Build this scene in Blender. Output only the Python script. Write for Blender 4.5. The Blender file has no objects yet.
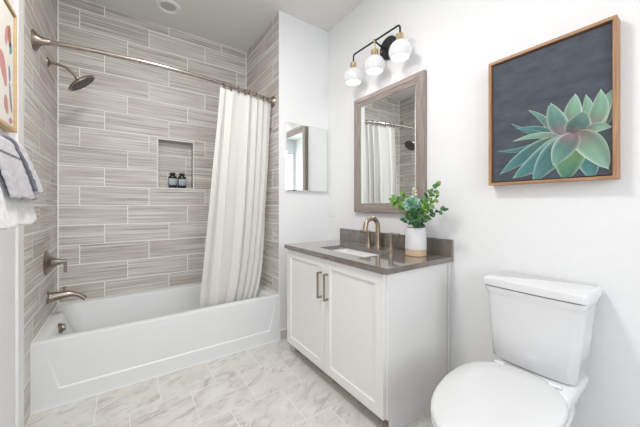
import bpy, bmesh, math, random
from mathutils import Vector, Matrix
random.seed(7)
S = bpy.context.scene
COL = S.collection
PI = math.pi

# ------------------------------------------------------------------ camera, world, big lights, exposure
cam_d = bpy.data.cameras.new('camera')
cam = bpy.data.objects.new('camera', cam_d); COL.objects.link(cam)
cam.location = (-1.6168, -2.1941, 1.1531)
cam.rotation_euler = (PI/2, 0, -math.radians(34.764))
cam_d.sensor_width = 36.0
cam_d.lens = 36.0*282.56/640.0
cam_d.shift_y = -7.79/640.0
cam_d.clip_start = 0.02
S.camera = cam

S.view_settings.view_transform = 'Standard'
S.view_settings.look = 'None'
S.view_settings.gamma = 1.0
S.view_settings.use_curve_mapping = False
S.view_settings.exposure = 0.20

w = bpy.data.worlds.new('world'); S.world = w
w.use_nodes = True
w.node_tree.nodes['Background'].inputs[0].default_value = (0.80, 0.90, 1.0, 1)
w.node_tree.nodes['Background'].inputs[1].default_value = 1.0

def area(name, loc, rot, sx, sy, power, color, shape='RECTANGLE'):
    d = bpy.data.lights.new(name, 'AREA'); d.shape = shape; d.size = sx; d.size_y = sy
    d.energy = power; d.color = color
    o = bpy.data.objects.new(name, d); COL.objects.link(o); o.location = loc; o.rotation_euler = rot
    return o
# fill light standing in for daylight, at an added window out of view
area('window_fill', (-1.30, -4.17, 1.75), (PI/2, 0, 0), 1.3, 1.4, 24, (0.95, 0.98, 1.0))
# more fill, under a ceiling lamp added out of view
area('ceiling_fill', (-1.40, -1.10, 2.765), (0, 0, 0), 0.42, 0.42, 22, (1.0, 0.97, 0.93), 'DISK')

# ------------------------------------------------------------------ measures (metres)
LX = -2.0435      # left wall
AX = -0.5195      # right end of the tub alcove
BY = 0.7974       # back wall of the alcove
H = 2.83
RIM = 0.385

# ------------------------------------------------------------------ helpers
WL = {}
def place(o, parent, loc):
    WL[o.name] = Vector(loc)
    if parent is not None:
        o.parent = parent
        o.location = Vector(loc) - WL[parent.name]
    else:
        o.location = loc
def tag(o, label=None, cat=None, group=None, kind=None):
    if label: o['label'] = label
    if cat: o['category'] = cat
    if group: o['group'] = group
    if kind: o['kind'] = kind
    return o
def thing(name, loc, label, cat, group=None):
    o = bpy.data.objects.new(name, None); COL.objects.link(o)
    o.empty_display_size = 0.05
    place(o, None, loc)
    return tag(o, label, cat, group)
def obj(name, bm, mat, parent=None, bevel=0, seg=2, angle=35, smooth=True, solid=0, subsurf=0, label=None):
    bmesh.ops.recalc_face_normals(bm, faces=bm.faces[:]) if not solid else None
    me = bpy.data.meshes.new(name)
    xs = [v.co for v in bm.verts]
    c = Vector([(min(p[i] for p in xs)+max(p[i] for p in xs))/2 for i in range(3)])
    bmesh.ops.translate(bm, verts=bm.verts[:], vec=-c)
    bm.to_mesh(me); bm.free()
    if smooth:
        for p in me.polygons: p.use_smooth = True
        me.set_sharp_from_angle(angle=math.radians(angle))
    o = bpy.data.objects.new(name, me); COL.objects.link(o)
    for m in (mat if isinstance(mat, (list, tuple)) else [mat]): me.materials.append(m)
    place(o, parent, c)
    if solid:
        s = o.modifiers.new('solid', 'SOLIDIFY'); s.thickness = solid; s.offset = 0
    if bevel:
        b = o.modifiers.new('bevel', 'BEVEL'); b.width = bevel; b.segments = seg
        b.limit_method = 'ANGLE'; b.angle_limit = math.radians(40); b.harden_normals = True
    if subsurf:
        s = o.modifiers.new('sub', 'SUBSURF'); s.levels = subsurf; s.render_levels = subsurf
    if label: o['label'] = label
    return o
def NB(): return bmesh.new()
def box(bm, x0, x1, y0, y1, z0, z1):
    vs = [bm.verts.new((x, y, z)) for x in (x0, x1) for y in (y0, y1) for z in (z0, z1)]
    for f in ((0,1,3,2),(4,6,7,5),(0,4,5,1),(2,3,7,6),(0,2,6,4),(1,5,7,3)):
        bm.faces.new([vs[i] for i in f])
    return bm
def frame_axes(d):
    d = d.normalized()
    a = Vector((0,0,1)) if abs(d.z) < 0.9 else Vector((1,0,0))
    u = d.cross(a).normalized(); v = d.cross(u).normalized()
    return u, v
def tube(bm, pts, r, n=14, caps=True):
    pts = [Vector(p) for p in pts]
    rs = r if isinstance(r, (list, tuple)) else [r]*len(pts)
    rings = []; u = None
    for i, p in enumerate(pts):
        d = (pts[min(i+1, len(pts)-1)] - pts[max(i-1, 0)]).normalized()
        if u is None: u, v = frame_axes(d)
        else:
            u = (u - d*u.dot(d)).normalized(); v = d.cross(u).normalized()
        rings.append([bm.verts.new(p + (u*math.cos(2*PI*k/n) + v*math.sin(2*PI*k/n))*rs[i]) for k in range(n)])
    for a, b in zip(rings, rings[1:]):
        for k in range(n): bm.faces.new((a[k], a[(k+1)%n], b[(k+1)%n], b[k]))
    if caps:
        bm.faces.new(rings[0][::-1]); bm.faces.new(rings[-1])
    return bm
def lathe(bm, prof, origin, axis=(0,0,1), n=32, caps=(True, True)):
    """prof: (radius, distance along axis)"""
    o = Vector(origin); a = Vector(axis).normalized(); u, v = frame_axes(a)
    rings = []
    for r, h in prof:
        r = max(r, 1e-4)
        rings.append([bm.verts.new(o + a*h + (u*math.cos(2*PI*k/n) + v*math.sin(2*PI*k/n))*r) for k in range(n)])
    for p, q in zip(rings, rings[1:]):
        for k in range(n): bm.faces.new((p[k], p[(k+1)%n], q[(k+1)%n], q[k]))
    if caps[0]: bm.faces.new(rings[0][::-1])
    if caps[1]: bm.faces.new(rings[-1])
    return bm
def loft(bm, loops, closed=True, cap0=True, cap1=True):
    rings = [[bm.verts.new(p) for p in l] for l in loops]
    n = len(rings[0])
    for a, b in zip(rings, rings[1:]):
        for k in range(n if closed else n-1): bm.faces.new((a[k], a[(k+1)%n], b[(k+1)%n], b[k]))
    if cap0: bm.faces.new(rings[0][::-1])
    if cap1: bm.faces.new(rings[-1])
    return bm
def rrect(x0, x1, y0, y1, z, r, n=5):
    pts = []
    for cx, cy, a0 in ((x1-r, y1-r, 0), (x0+r, y1-r, PI/2), (x0+r, y0+r, PI), (x1-r, y0+r, 1.5*PI)):
        for i in range(n+1):
            a = a0 + PI/2*i/n
            pts.append((cx+r*math.cos(a), cy+r*math.sin(a), z))
    return pts
def smoothpath(pts, n=6):
    """Catmull-Rom through the points"""
    P = [Vector(p) for p in pts]; P = [2*P[0]-P[1]] + P + [2*P[-1]-P[-2]]; out = []
    for i in range(1, len(P)-2):
        for k in range(n):
            t = k/n; a, b, c, d = P[i-1:i+3]
            out.append(0.5*((2*b)+(c-a)*t+(2*a-5*b+4*c-d)*t*t+(3*b-a-3*c+d)*t**3))
    out.append(P[-2]); return out

# ------------------------------------------------------------------ materials
class G:
    def __init__(s, name):
        s.m = bpy.data.materials.new(name); s.m.use_nodes = True
        s.t = s.m.node_tree; s.b = s.t.nodes['Principled BSDF']; s.out = s.t.nodes['Material Output']
    def n(s, t, **kw):
        x = s.t.nodes.new(t)
        for k, v in kw.items(): setattr(x, k, v)
        return x
    def put(s, sock, v):
        if hasattr(v, 'is_linked') or hasattr(v, 'links'): s.t.links.new(v, sock)
        else:
            try: sock.default_value = v
            except Exception: sock.default_value = (v, v, v)
    def M(s, op, a, b=0.0, c=0.0):
        x = s.n('ShaderNodeMath', operation=op)
        for i, v in enumerate((a, b, c)): s.put(x.inputs[i], v)
        return x.outputs[0]
    def pos(s):
        g = s.n('ShaderNodeNewGeometry'); p = s.n('ShaderNodeSeparateXYZ')
        s.t.links.new(g.outputs['Position'], p.inputs[0]); return p.outputs
    def vec(s, x, y, z):
        c = s.n('ShaderNodeCombineXYZ')
        for i, v in enumerate((x, y, z)): s.put(c.inputs[i], v)
        return c.outputs[0]
    def noise(s, v, scale=1.0, detail=3.0, rough=0.5, dist=0.0):
        x = s.n('ShaderNodeTexNoise')
        if v is not None: s.put(x.inputs['Vector'], v)
        x.inputs['Scale'].default_value = scale; x.inputs['Detail'].default_value = detail
        x.inputs['Roughness'].default_value = rough; x.inputs['Distortion'].default_value = dist
        return x.outputs[0]
    def ramp(s, f, stops):
        x = s.n('ShaderNodeValToRGB'); s.put(x.inputs[0], f)
        e = x.color_ramp.elements
        e[0].position, e[0].color = stops[0][0], (*stops[0][1], 1)
        e[1].position, e[1].color = stops[-1][0], (*stops[-1][1], 1)
        for p, c in stops[1:-1]:
            k = e.new(p); k.color = (*c, 1)
        return x.outputs[0]
    def mix(s, f, a, b):
        x = s.n('ShaderNodeMix', data_type='RGBA'); s.put(x.inputs[0], f)
        s.put(x.inputs[6], a if hasattr(a, 'links') else (*a, 1)); s.put(x.inputs[7], b if hasattr(b, 'links') else (*b, 1))
        return x.outputs[2]
    def range(s, v, a, b, c=0.0, d=1.0):
        x = s.n('ShaderNodeMapRange'); s.put(x.inputs[0], v)
        for i, q in enumerate((a, b, c, d)): s.put(x.inputs[i+1], q)
        return x.outputs[0]
    def bump(s, h, strength=0.2, dist=0.002):
        x = s.n('ShaderNodeBump'); x.inputs['Strength'].default_value = strength; x.inputs['Distance'].default_value = dist
        s.put(x.inputs['Height'], h); s.t.links.new(x.outputs[0], s.b.inputs['Normal'])
    def base(s, v): s.put(s.b.inputs['Base Color'], v if hasattr(v, 'links') else (*v, 1))
    def set(s, **kw):
        for k, v in kw.items():
            s.put(s.b.inputs[{'rough': 'Roughness', 'metal': 'Metallic', 'spec': 'Specular IOR Level', 'coat': 'Coat Weight'}.get(k, k)], v)
        return s
def srgb(r, g, b):
    f = lambda c: (c/255/12.92 if c/255 <= 0.04045 else ((c/255+0.055)/1.055)**2.4)
    return (f(r), f(g), f(b))
def simple(name, col, rough=0.5, metal=0.0, noise=0.03, nscale=30.0, bump=0.0, bscale=200.0, coat=0.0):
    g = G(name)
    tc = g.n('ShaderNodeTexCoord').outputs['Object']
    n1 = g.noise(tc, nscale, 3)
    a = tuple(max(0, c*(1-noise)) for c in col); b = tuple(min(1, c*(1+noise)) for c in col)
    g.base(g.ramp(n1, [(0.3, a), (0.7, b)]))
    g.set(rough=rough, metal=metal, coat=coat)
    if bump: g.bump(g.noise(tc, bscale, 2), bump, 0.001)
    return g.m

def tile_mat(name, axis, j0, step, edges):
    g = G(name); P = g.pos(); s = P[axis]; z = P[2]
    T, L, Z0, gr = 0.1592, 0.4821, 0.518, 0.0028
    row = g.M('FLOOR', g.M('DIVIDE', g.M('SUBTRACT', z, Z0), T))
    fz = g.M('FRACT', g.M('ADD', g.M('DIVIDE', g.M('SUBTRACT', z, Z0), T), 10.0))
    off = g.M('MULTIPLY', g.M('FLOORED_MODULO', g.M('ADD', row, 9.0 + step[1]), 3.0), step[0]/3.0)
    uu = g.M('SUBTRACT', g.M('DIVIDE', g.M('SUBTRACT', s, j0), L), off)
    col = g.M('FLOOR', uu); fu = g.M('SUBTRACT', uu, col)
    dz = g.M('MULTIPLY', g.M('MINIMUM', fz, g.M('SUBTRACT', 1.0, fz)), T)
    du = g.M('MULTIPLY', g.M('MINIMUM', fu, g.M('SUBTRACT', 1.0, fu)), L)
    d = g.M('MINIMUM', dz, du)
    for e in edges: d = g.M('MINIMUM', d, g.M('MULTIPLY', g.M('ABSOLUTE', g.M('SUBTRACT', s, e)), 0.5))
    d = g.M('MINIMUM', d, g.M('ABSOLUTE', g.M('SUBTRACT', z, H)))
    mask = g.range(d, gr*0.8, gr*1.4, 1.0, 0.0)
    wn = g.n('ShaderNodeTexWhiteNoise', noise_dimensions='3D'); g.put(wn.inputs[0], g.vec(col, row, 0.5))
    rnd = wn.outputs[0]
    so = g.M('ADD', s, g.M('MULTIPLY', rnd, 7.0)); zo = g.M('ADD', z, g.M('MULTIPLY', rnd, 5.0))
    wob = g.M('MULTIPLY', g.noise(g.vec(g.M('MULTIPLY', so, 4.0), 0.0, g.M('MULTIPLY', zo, 6.0)), 1.0, 2), 0.008)
    zw = g.M('ADD', zo, wob)
    fine = g.noise(g.vec(g.M('MULTIPLY', so, 1.3), 0.0, g.M('MULTIPLY', zw, 135.0)), 1.0, 3, 0.65)
    broad = g.noise(g.vec(g.M('MULTIPLY', so, 2.0), 3.0, g.M('MULTIPLY', zw, 28.0)), 1.0, 3, 0.55)
    warm = g.noise(g.vec(g.M('MULTIPLY', so, 1.6), 9.0, g.M('MULTIPLY', zw, 12.0)), 1.0, 2)
    v = g.M('ADD', g.M('MULTIPLY', fine, 0.80), g.M('MULTIPLY', broad, 0.20))
    v = g.M('ADD', v, g.M('MULTIPLY', g.M('SUBTRACT', rnd, 0.5), 0.05))
    c = g.ramp(v, [(0.36, srgb(154,146,138)), (0.50, srgb(209,204,198)), (0.62, srgb(236,233,229))])
    c = g.mix(g.range(warm, 0.48, 0.75, 0.0, 0.30), c, srgb(190,172,160))
    c = g.mix(mask, c, srgb(252,251,248))
    g.base(c); g.set(rough=g.range(mask, 0, 1, 0.42, 0.8))
    g.bump(g.M('SUBTRACT', g.M('MULTIPLY', fine, 0.15), mask), 0.35, 0.0015)
    return g.m
M_tile_back = tile_mat('tile_back', 0, -1.911, (1.0, 2), [LX+0.001, AX-0.001])
M_tile_left = tile_mat('tile_left', 1, 0.22, (1.0, 0), [BY-0.001])
M_tile_right = tile_mat('tile_right', 1, -0.027, (-1.0, 0), [BY-0.001, 0.001])

def floor_mat():
    g = G('floor_marble_tile'); P = g.pos(); x, y = P[0], P[1]
    LT, WT, gr = 0.3125, 0.300, 0.0018
    yy = g.M('DIVIDE', g.M('SUBTRACT', y, 0.0), WT); row = g.M('FLOOR', yy); fy = g.M('SUBTRACT', yy, row)
    off = g.M('MULTIPLY', g.M('FLOORED_MODULO', g.M('ADD', row, 21.0), 2.0), 0.5)
    xx = g.M('SUBTRACT', g.M('DIVIDE', g.M('SUBTRACT', x, -1.435), LT), off)
    col = g.M('FLOOR', xx); fx = g.M('SUBTRACT', xx, col)
    d = g.M('MINIMUM', g.M('MULTIPLY', g.M('MINIMUM', fy, g.M('SUBTRACT', 1.0, fy)), WT),
            g.M('MULTIPLY', g.M('MINIMUM', fx, g.M('SUBTRACT', 1.0, fx)), LT))
    mask = g.range(d, gr*0.8, gr*1.6, 1.0, 0.0)
    wn = g.n('ShaderNodeTexWhiteNoise', noise_dimensions='3D'); g.put(wn.inputs[0], g.vec(col, row, 0.3))
    r = g.M('MULTIPLY', wn.outputs[0], 9.0)
    # veins run mostly along one diagonal of the floor
    a = g.M('ADD', g.M('MULTIPLY', x, 0.90), g.M('MULTIPLY', y, 0.44))
    b = g.M('SUBTRACT', g.M('MULTIPLY', y, 0.90), g.M('MULTIPLY', x, 0.44))
    p1 = g.vec(g.M('ADD', g.M('MULTIPLY', a, 4.5), r), g.M('MULTIPLY', b, 12.0), r)
    v1 = g.noise(p1, 1.0, 6, 0.66, 1.3)
    p2 = g.vec(g.M('ADD', g.M('MULTIPLY', a, 12.0), r), g.M('MULTIPLY', b, 20.0), g.M('ADD', r, 4.0))
    v2 = g.noise(p2, 1.0, 6, 0.7, 0.6)
    cloud = g.noise(g.vec(g.M('ADD', x, r), y, 0.0), 6.0, 3)
    c = g.ramp(v1, [(0.33, srgb(150,138,130)), (0.41, srgb(188,180,174)), (0.48, srgb(222,219,215)), (0.75, srgb(234,231,228))])
    c2 = g.ramp(v2, [(0.34, srgb(170,163,158)), (0.46, srgb(216,213,209)), (0.7, srgb(234,232,229))])
    c = g.mix(0.45, c, c2)
    c = g.mix(g.range(cloud, 0.38, 0.62, 0.55, 0.0), c, srgb(210,206,203))
    c = g.mix(g.M('MULTIPLY', mask, 0.9), c, srgb(236,234,230))
    g.base(c); g.set(rough=0.38)
    g.bump(g.M('SUBTRACT', 1.0, mask), 0.3, 0.001)
    return g.m
M_floor = floor_mat()

M_wall = simple('wall_paint', (0.85, 0.855, 0.865), 0.7, noise=0.01, bump=0.05, bscale=350)
M_ceil = simple('ceiling_paint', (0.80, 0.79, 0.77), 0.85, noise=0.01)
M_trim = simple('white_trim', (0.86, 0.86, 0.85), 0.4, noise=0.01)
M_base = simple('base_tile', srgb(205,199,193), 0.4, noise=0.08, nscale=14)
M_cab = simple('cabinet_paint', (0.85, 0.845, 0.83), 0.38, noise=0.01)
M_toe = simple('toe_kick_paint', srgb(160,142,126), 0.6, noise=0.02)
M_porc = simple('porcelain', (0.77, 0.775, 0.79), 0.10, noise=0.004, coat=0.3)
M_tub = simple('tub_enamel', (0.80, 0.82, 0.825), 0.36, noise=0.004, coat=0.0)
M_seat = simple('seat_plastic', (0.76, 0.765, 0.775), 0.16, noise=0.004, coat=0.2)
M_seam = simple('seam_shadow_gasket', (0.12, 0.12, 0.12), 0.8)
def brushed(name, col, rough=0.28):
    g = G(name); tc = g.n('ShaderNodeTexCoord').outputs['Object']
    n1 = g.noise(tc, 25, 2)
    g.base(g.ramp(n1, [(0.3, tuple(c*0.97 for c in col)), (0.7, tuple(min(1, c*1.05) for c in col))]))
    g.set(metal=1.0, rough=g.range(n1, 0.2, 0.8, rough*0.85, rough*1.2))
    return g.m
M_nickel = brushed('brushed_nickel', (0.33, 0.285, 0.245), 0.30)
M_rod = brushed('rod_nickel', (0.44, 0.39, 0.35), 0.26)
M_gold = brushed('champagne_metal', (0.45, 0.37, 0.285), 0.30)
M_brass = brushed('brass', (0.75, 0.60, 0.36), 0.22)
M_pull = brushed('pull_metal', (0.36, 0.31, 0.26), 0.3)
M_black = simple('black_metal', (0.018, 0.018, 0.020), 0.38)
M_dark = brushed('hook_metal', (0.20, 0.17, 0.15), 0.3)
M_spray = simple('spray_face', (0.13, 0.12, 0.11), 0.5, metal=0.6, noise=0.3, nscale=160)

def mirror_mat():
    g = G('mirror_glass'); g.base((0.92, 0.95, 0.94)); g.set(metal=1.0, rough=0.0); return g.m
M_mirror = mirror_mat()

def quartz():
    g = G('quartz_counter'); tc = g.n('ShaderNodeTexCoord').outputs['Object']
    n1 = g.noise(tc, 260, 3); n2 = g.noise(tc, 22, 3)
    v = g.M('ADD', g.M('MULTIPLY', n1, 0.55), g.M('MULTIPLY', n2, 0.45))
    g.base(g.ramp(v, [(0.35, srgb(106,99,93)), (0.65, srgb(134,126,119))]))
    g.set(rough=0.13, coat=0.8, spec=0.7); return g.m
M_quartz = quartz()

def wood(name, c1, c2, axis, scale=1.0, rough=0.5):
    g = G(name); tc = g.n('ShaderNodeTexCoord'); p = g.n('ShaderNodeSeparateXYZ')
    g.t.links.new(tc.outputs['Object'], p.inputs[0]); q = [g.M('MULTIPLY', p.outputs[i], (6.0 if i == axis else 130.0)*scale) for i in range(3)]
    v = g.noise(g.vec(*q), 1.0, 4, 0.6)
    g.base(g.ramp(v, [(0.32, c1), (0.68, c2)])); g.set(rough=rough); g.bump(v, 0.12, 0.001)
    return g.m
M_frame_v = wood('greige_wood_vertical', srgb(126,116,111), srgb(166,155,149), 2)
M_frame_h = wood('greige_wood_horizontal', srgb(126,116,111), srgb(166,155,149), 1)
M_oak_v = wood('oak_vertical', srgb(150,108,76), srgb(186,146,110), 2)
M_oak_h = wood('oak_horizontal', srgb(150,108,76), srgb(186,146,110), 1)
M_loak = wood('light_oak', srgb(198,164,120), srgb(224,194,150), 1)

def cloth(name, col, weave=900.0, bump=0.25, trans=0.0):
    g = G(name); tc = g.n('ShaderNodeTexCoord').outputs['Object']
    n1 = g.noise(tc, weave*0.5, 2); n2 = g.noise(tc, 8, 2)
    g.base(g.mix(g.range(n1, 0.3, 0.7, 0, 1), tuple(c*0.92 for c in col), col)); g.set(rough=0.9, spec=0.15)
    g.bump(n1, bump, 0.001)
    if trans:
        tr = g.n('ShaderNodeBsdfTranslucent'); tr.inputs[0].default_value = (*col, 1)
        mx = g.n('ShaderNodeMixShader'); mx.inputs[0].default_value = trans
        g.t.links.new(g.b.outputs[0], mx.inputs[1]); g.t.links.new(tr.outputs[0], mx.inputs[2]); g.t.links.new(mx.outputs[0], g.out.inputs[0])
    return g.m
M_curtain = cloth('curtain_linen', (0.90, 0.885, 0.86), 700, 0.15, 0.22)
M_towel_w = cloth('white_terry', (0.86, 0.86, 0.87), 600, 0.9)
M_towel_g = cloth('grey_terry', (0.56, 0.55, 0.575), 600, 0.9)
M_towel_d = cloth('dark_stripe', (0.17, 0.17, 0.20), 600, 0.6)

def emit(name, col, strength, base=(0.8, 0.8, 0.8), rough=0.3):
    g = G(name); tc = g.n('ShaderNodeTexCoord').outputs['Object']
    g.base(g.mix(g.noise(tc, 20, 1), base, tuple(c*0.99 for c in base)))
    g.b.inputs['Emission Color'].default_value = (*col, 1); g.b.inputs['Emission Strength'].default_value = strength
    g.set(rough=rough); return g.m
M_opal = emit('opal_glass_lit', (0.97, 0.97, 1.0), 0.30, (0.50, 0.50, 0.51), 0.15)
M_bulb = emit('lamp_opening', (1.0, 0.93, 0.84), 6.0)
M_lens = emit('fill_lamp_diffuser', (1.0, 0.97, 0.93), 1.2)  # glow of the added ceiling lamp
M_lens_dim = emit('downlight_lens', (1.0, 0.98, 0.95), 0.0, (0.55, 0.55, 0.54))

# ------------------------------------------------------------------ the room
def struct(name, bm, mat, **kw):
    o = obj(name, bm, mat, **kw); o['kind'] = 'structure'; return o
FY = -4.20   # wall behind the camera
struct('floor', box(NB(), LX-0.1, 0.1, FY-0.1, BY+0.2, -0.08, 0), M_floor, smooth=False)
struct('ceiling', box(NB(), LX-0.1, 0.1, FY-0.1, BY+0.2, H, H+0.1), M_ceil, smooth=False)
struct('wall_right', box(NB(), 0, 0.1, FY-0.1, BY+0.2, 0, H), M_wall, smooth=False)
struct('wall_left', box(NB(), LX-0.1, LX, FY-0.1, -0.165, 0, H), M_wall, smooth=False)
struct('wall_alcove_left', box(NB(), LX-0.1, LX, -0.165, BY+0.2, 0, H), M_tile_left, smooth=False)
struct('wall_back', box(NB(), AX+0.004, 0, 0, BY+0.2, 0, H), M_wall, smooth=False)
struct('wall_alcove_right', box(NB(), AX, AX+0.004, 0.0, BY, 0, H), M_tile_right, smooth=False)
# tiled back wall with the niche cut out of it
NX0, NX1, NZ0, NZ1, ND = -1.357, -1.060, 1.322, 1.768, 0.09
bm = NB()
box(bm, LX, NX0, BY, BY+0.2, 0, H); box(bm, NX1, AX+0.004, BY, BY+0.2, 0, H)
box(bm, NX0, NX1, BY, BY+0.2, 0, NZ0); box(bm, NX0, NX1, BY, BY+0.2, NZ1, H)
box(bm, NX0, NX1, BY+ND, BY+0.2, NZ0, NZ1)
struct('wall_alcove_back', bm, M_tile_back, smooth=False)
# edge trim round the niche
bm = NB(); t = 0.011; e = 0.003
box(bm, NX0-t, NX0, BY-e, BY+0.004, NZ0-t, NZ1+t); box(bm, NX1, NX1+t, BY-e, BY+0.004, NZ0-t, NZ1+t)
box(bm, NX0, NX1, BY-e, BY+0.004, NZ0-t, NZ0); box(bm, NX0, NX1, BY-e, BY+0.004, NZ1, NZ1+t)
struct('trim_1', bm, M_trim, smooth=False)
# upright trim where the painted left wall meets the tile
struct('trim_2', box(NB(), LX, LX+0.012, -0.262, -0.165, 0, H), M_trim, bevel=0.003)
# corner bead on the right edge of the alcove
struct('trim_3', box(NB(), AX-0.003, AX+0.006, -0.004, 0.008, 0, H), M_trim, smooth=False)
# baseboards
bm = box(NB(), AX+0.006, -0.0, -0.011, 0, 0, 0.078); struct('baseboard_back', bm, M_base, smooth=False)
struct('trim_4', box(NB(), AX+0.006, 0, -0.013, 0, 0.078, 0.086), M_trim, smooth=False)
struct('baseboard_right', box(NB(), -0.011, 0, FY, -1.256, 0, 0.078), M_base, smooth=False)
struct('baseboard_left', box(NB(), LX, LX+0.011, FY, -0.262, 0, 0.078), M_base, smooth=False)
# wall behind the camera, with a window added for the fill light
WX0, WX1, WZ0, WZ1 = -1.98, -0.62, 1.02, 2.48
bm = NB()
box(bm, LX, WX0, FY-0.1, FY, 0, H); box(bm, WX1, 0, FY-0.1, FY, 0, H)
box(bm, WX0, WX1, FY-0.1, FY, 0, WZ0); box(bm, WX0, WX1, FY-0.1, FY, WZ1, H)
struct('wall_front', bm, M_wall, smooth=False)
bm = NB()
for a in ((WX0, WX0+0.05, WZ0, WZ1), (WX1-0.05, WX1, WZ0, WZ1), (WX0+0.05, WX1-0.05, WZ0, WZ0+0.05), (WX0+0.05, WX1-0.05, WZ1-0.05, WZ1),
          ((WX0+WX1)/2-0.02, (WX0+WX1)/2+0.02, WZ0+0.05, WZ1-0.05)):
    box(bm, a[0], a[1], FY-0.08, FY-0.03, a[2], a[3])
struct('added_window_1', bm, M_trim, smooth=False)

# ------------------------------------------------------------------ bathtub
def make_tub():
    t = thing('bathtub', ((LX+AX)/2, 0.4, 0), 'white alcove bathtub with a flat panelled apron, below the grey tiled walls', 'bathtub')
    x0, x1, y0, y1 = LX+0.001, AX-0.001, 0.0, BY-0.001
    # rim and basin: one shell
    bm = NB()
    def ring(ix0, ix1, iy0, iy1, z, r): return rrect(ix0, ix1, iy0, iy1, z, r, 6)
    L = [ring(x0, x1, y0+0.004, y1, RIM-0.03, 0.004), ring(x0, x1, y0+0.004, y1, RIM-0.004, 0.004), ring(x0+0.003, x1-0.003, y0+0.009, y1-0.003, RIM, 0.004),
         ring(x0+0.060, x1-0.080, y0+0.062, y1-0.050, RIM, 0.07),
         ring(x0+0.068, x1-0.088, y0+0.070, y1-0.058, RIM-0.008, 0.075),
         ring(x0+0.085, x1-0.13, y0+0.085, y1-0.075, RIM-0.10, 0.09),
         ring(x0+0.125, x1-0.24, y0+0.110, y1-0.105, RIM-0.28, 0.10),
         ring(x0+0.170, x1-0.30, y0+0.150, y1-0.150, RIM-0.315, 0.10)]
    loft(bm, L, cap0=False, cap1=True)
    obj('basin', bm, M_tub, t, angle=50)
    # apron with a shallow sunk panel that fades out towards the top
    bm = NB()
    def pt(x, z, y): return bm.verts.new((x, y, z))
    px0, px1 = -1.925, -0.606; zb, zt = 0.097, 0.325
    o = [(x0, 0.0, 0), (x1, 0.0, 0), (x1, RIM-0.006, 0), (x0, RIM-0.006, 0)]
    a = [(px0, zb, 0), (px1, zb, 0), (px1+0.055, zt, 0), (px0-0.055, zt, 0)]
    b = [(px0+0.006, zb+0.007, 0.009), (px1-0.006, zb+0.007, 0.009), (px1+0.049, zt-0.001, 0.0005), (px0-0.049, zt-0.001, 0.0005)]
    O, A, B = [[pt(x, z, y+0.0005) for x, z, y in q] for q in (o, a, b)]
    for q, r in ((O, A), (A, B)):
        for k in range(4): bm.faces.new((q[k], q[(k+1)%4], r[(k+1)%4], r[k]))
    bm.faces.new(B)
    bk = [pt(x, z, 0.035) for x, z, y in o]
    for k in range(4): bm.faces.new((O[k], bk[k], bk[(k+1)%4], O[(k+1)%4]))
    bm.faces.new(bk)
    obj('apron', bm, M_tub, t, smooth=False)
    # caulk line on the floor
    obj('caulk_line', box(NB(), x0, x1, -0.006, 0.003, 0, 0.006), M_trim, t, smooth=False, label='white bead of caulk')
    bm = NB(); box(bm, x0, x0+0.006, 0.01, y1, RIM-0.002, RIM+0.005); box(bm, x1-0.006, x1, 0.01, y1, RIM-0.002, RIM+0.005); box(bm, x0+0.006, x1-0.006, y1-0.006, y1, RIM-0.002, RIM+0.005)
    obj('rim_caulk', bm, M_trim, t, smooth=False, label='white bead of caulk along the tiles')
    # overflow
    bm = lathe(NB(), [(0.001, 0), (0.034, 0.0), (0.034, 0.012), (0.024, 0.02), (0.022, 0.032), (0.001, 0.034)], (x0+0.073, 0.325, RIM-0.045), (1, 0, 0.18))
    obj('overflow_cover', bm, M_nickel, t, label='round nickel overflow cover')
make_tub()

# ------------------------------------------------------------------ shower fittings
def rod_y(x):
    k = (x-LX)/(AX-LX); return 0.068+0.050*k-0.108*4*k*(1-k)
def rod_z(x): return 2.103-0.019*(x-LX)/(AX-LX)
RZ = 2.10
t = thing('shower_curtain_rod', (-1.28, 0.05, RZ), 'long bowed nickel rod across the tub alcove carrying the curtain', 'curtain rod')
xs = [LX+0.02+(AX-LX-0.04)*i/40 for i in range(41)]
obj('rod', tube(NB(), [(x, rod_y(x), rod_z(x)) for x in xs], 0.0135, 16), M_rod, t)
obj('coupling', tube(NB(), [(-1.535, rod_y(-1.535), rod_z(-1.535)), (-1.527, rod_y(-1.527), rod_z(-1.527))], 0.0165, 16), M_nickel, t, label='dark joint ring on the rod')
prof = [(0.001, 0), (0.058, 0), (0.056, 0.006), (0.034, 0.022), (0.021, 0.045), (0.0165, 0.075), (0.0126, 0.08)]
dl = Vector((1, rod_y(LX+0.1)*10-rod_y(LX)*10, 0))
obj('wall_flange', lathe(NB(), prof, (LX, rod_y(LX), rod_z(LX)), dl), M_nickel, t)
dr = Vector((-1, rod_y(AX-0.1)*10-rod_y(AX)*10, 0))
obj('wall_flange', lathe(NB(), [(r*0.85, h*0.8) for r, h in prof], (AX, rod_y(AX), rod_z(AX)), dr), M_nickel, t)

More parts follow.
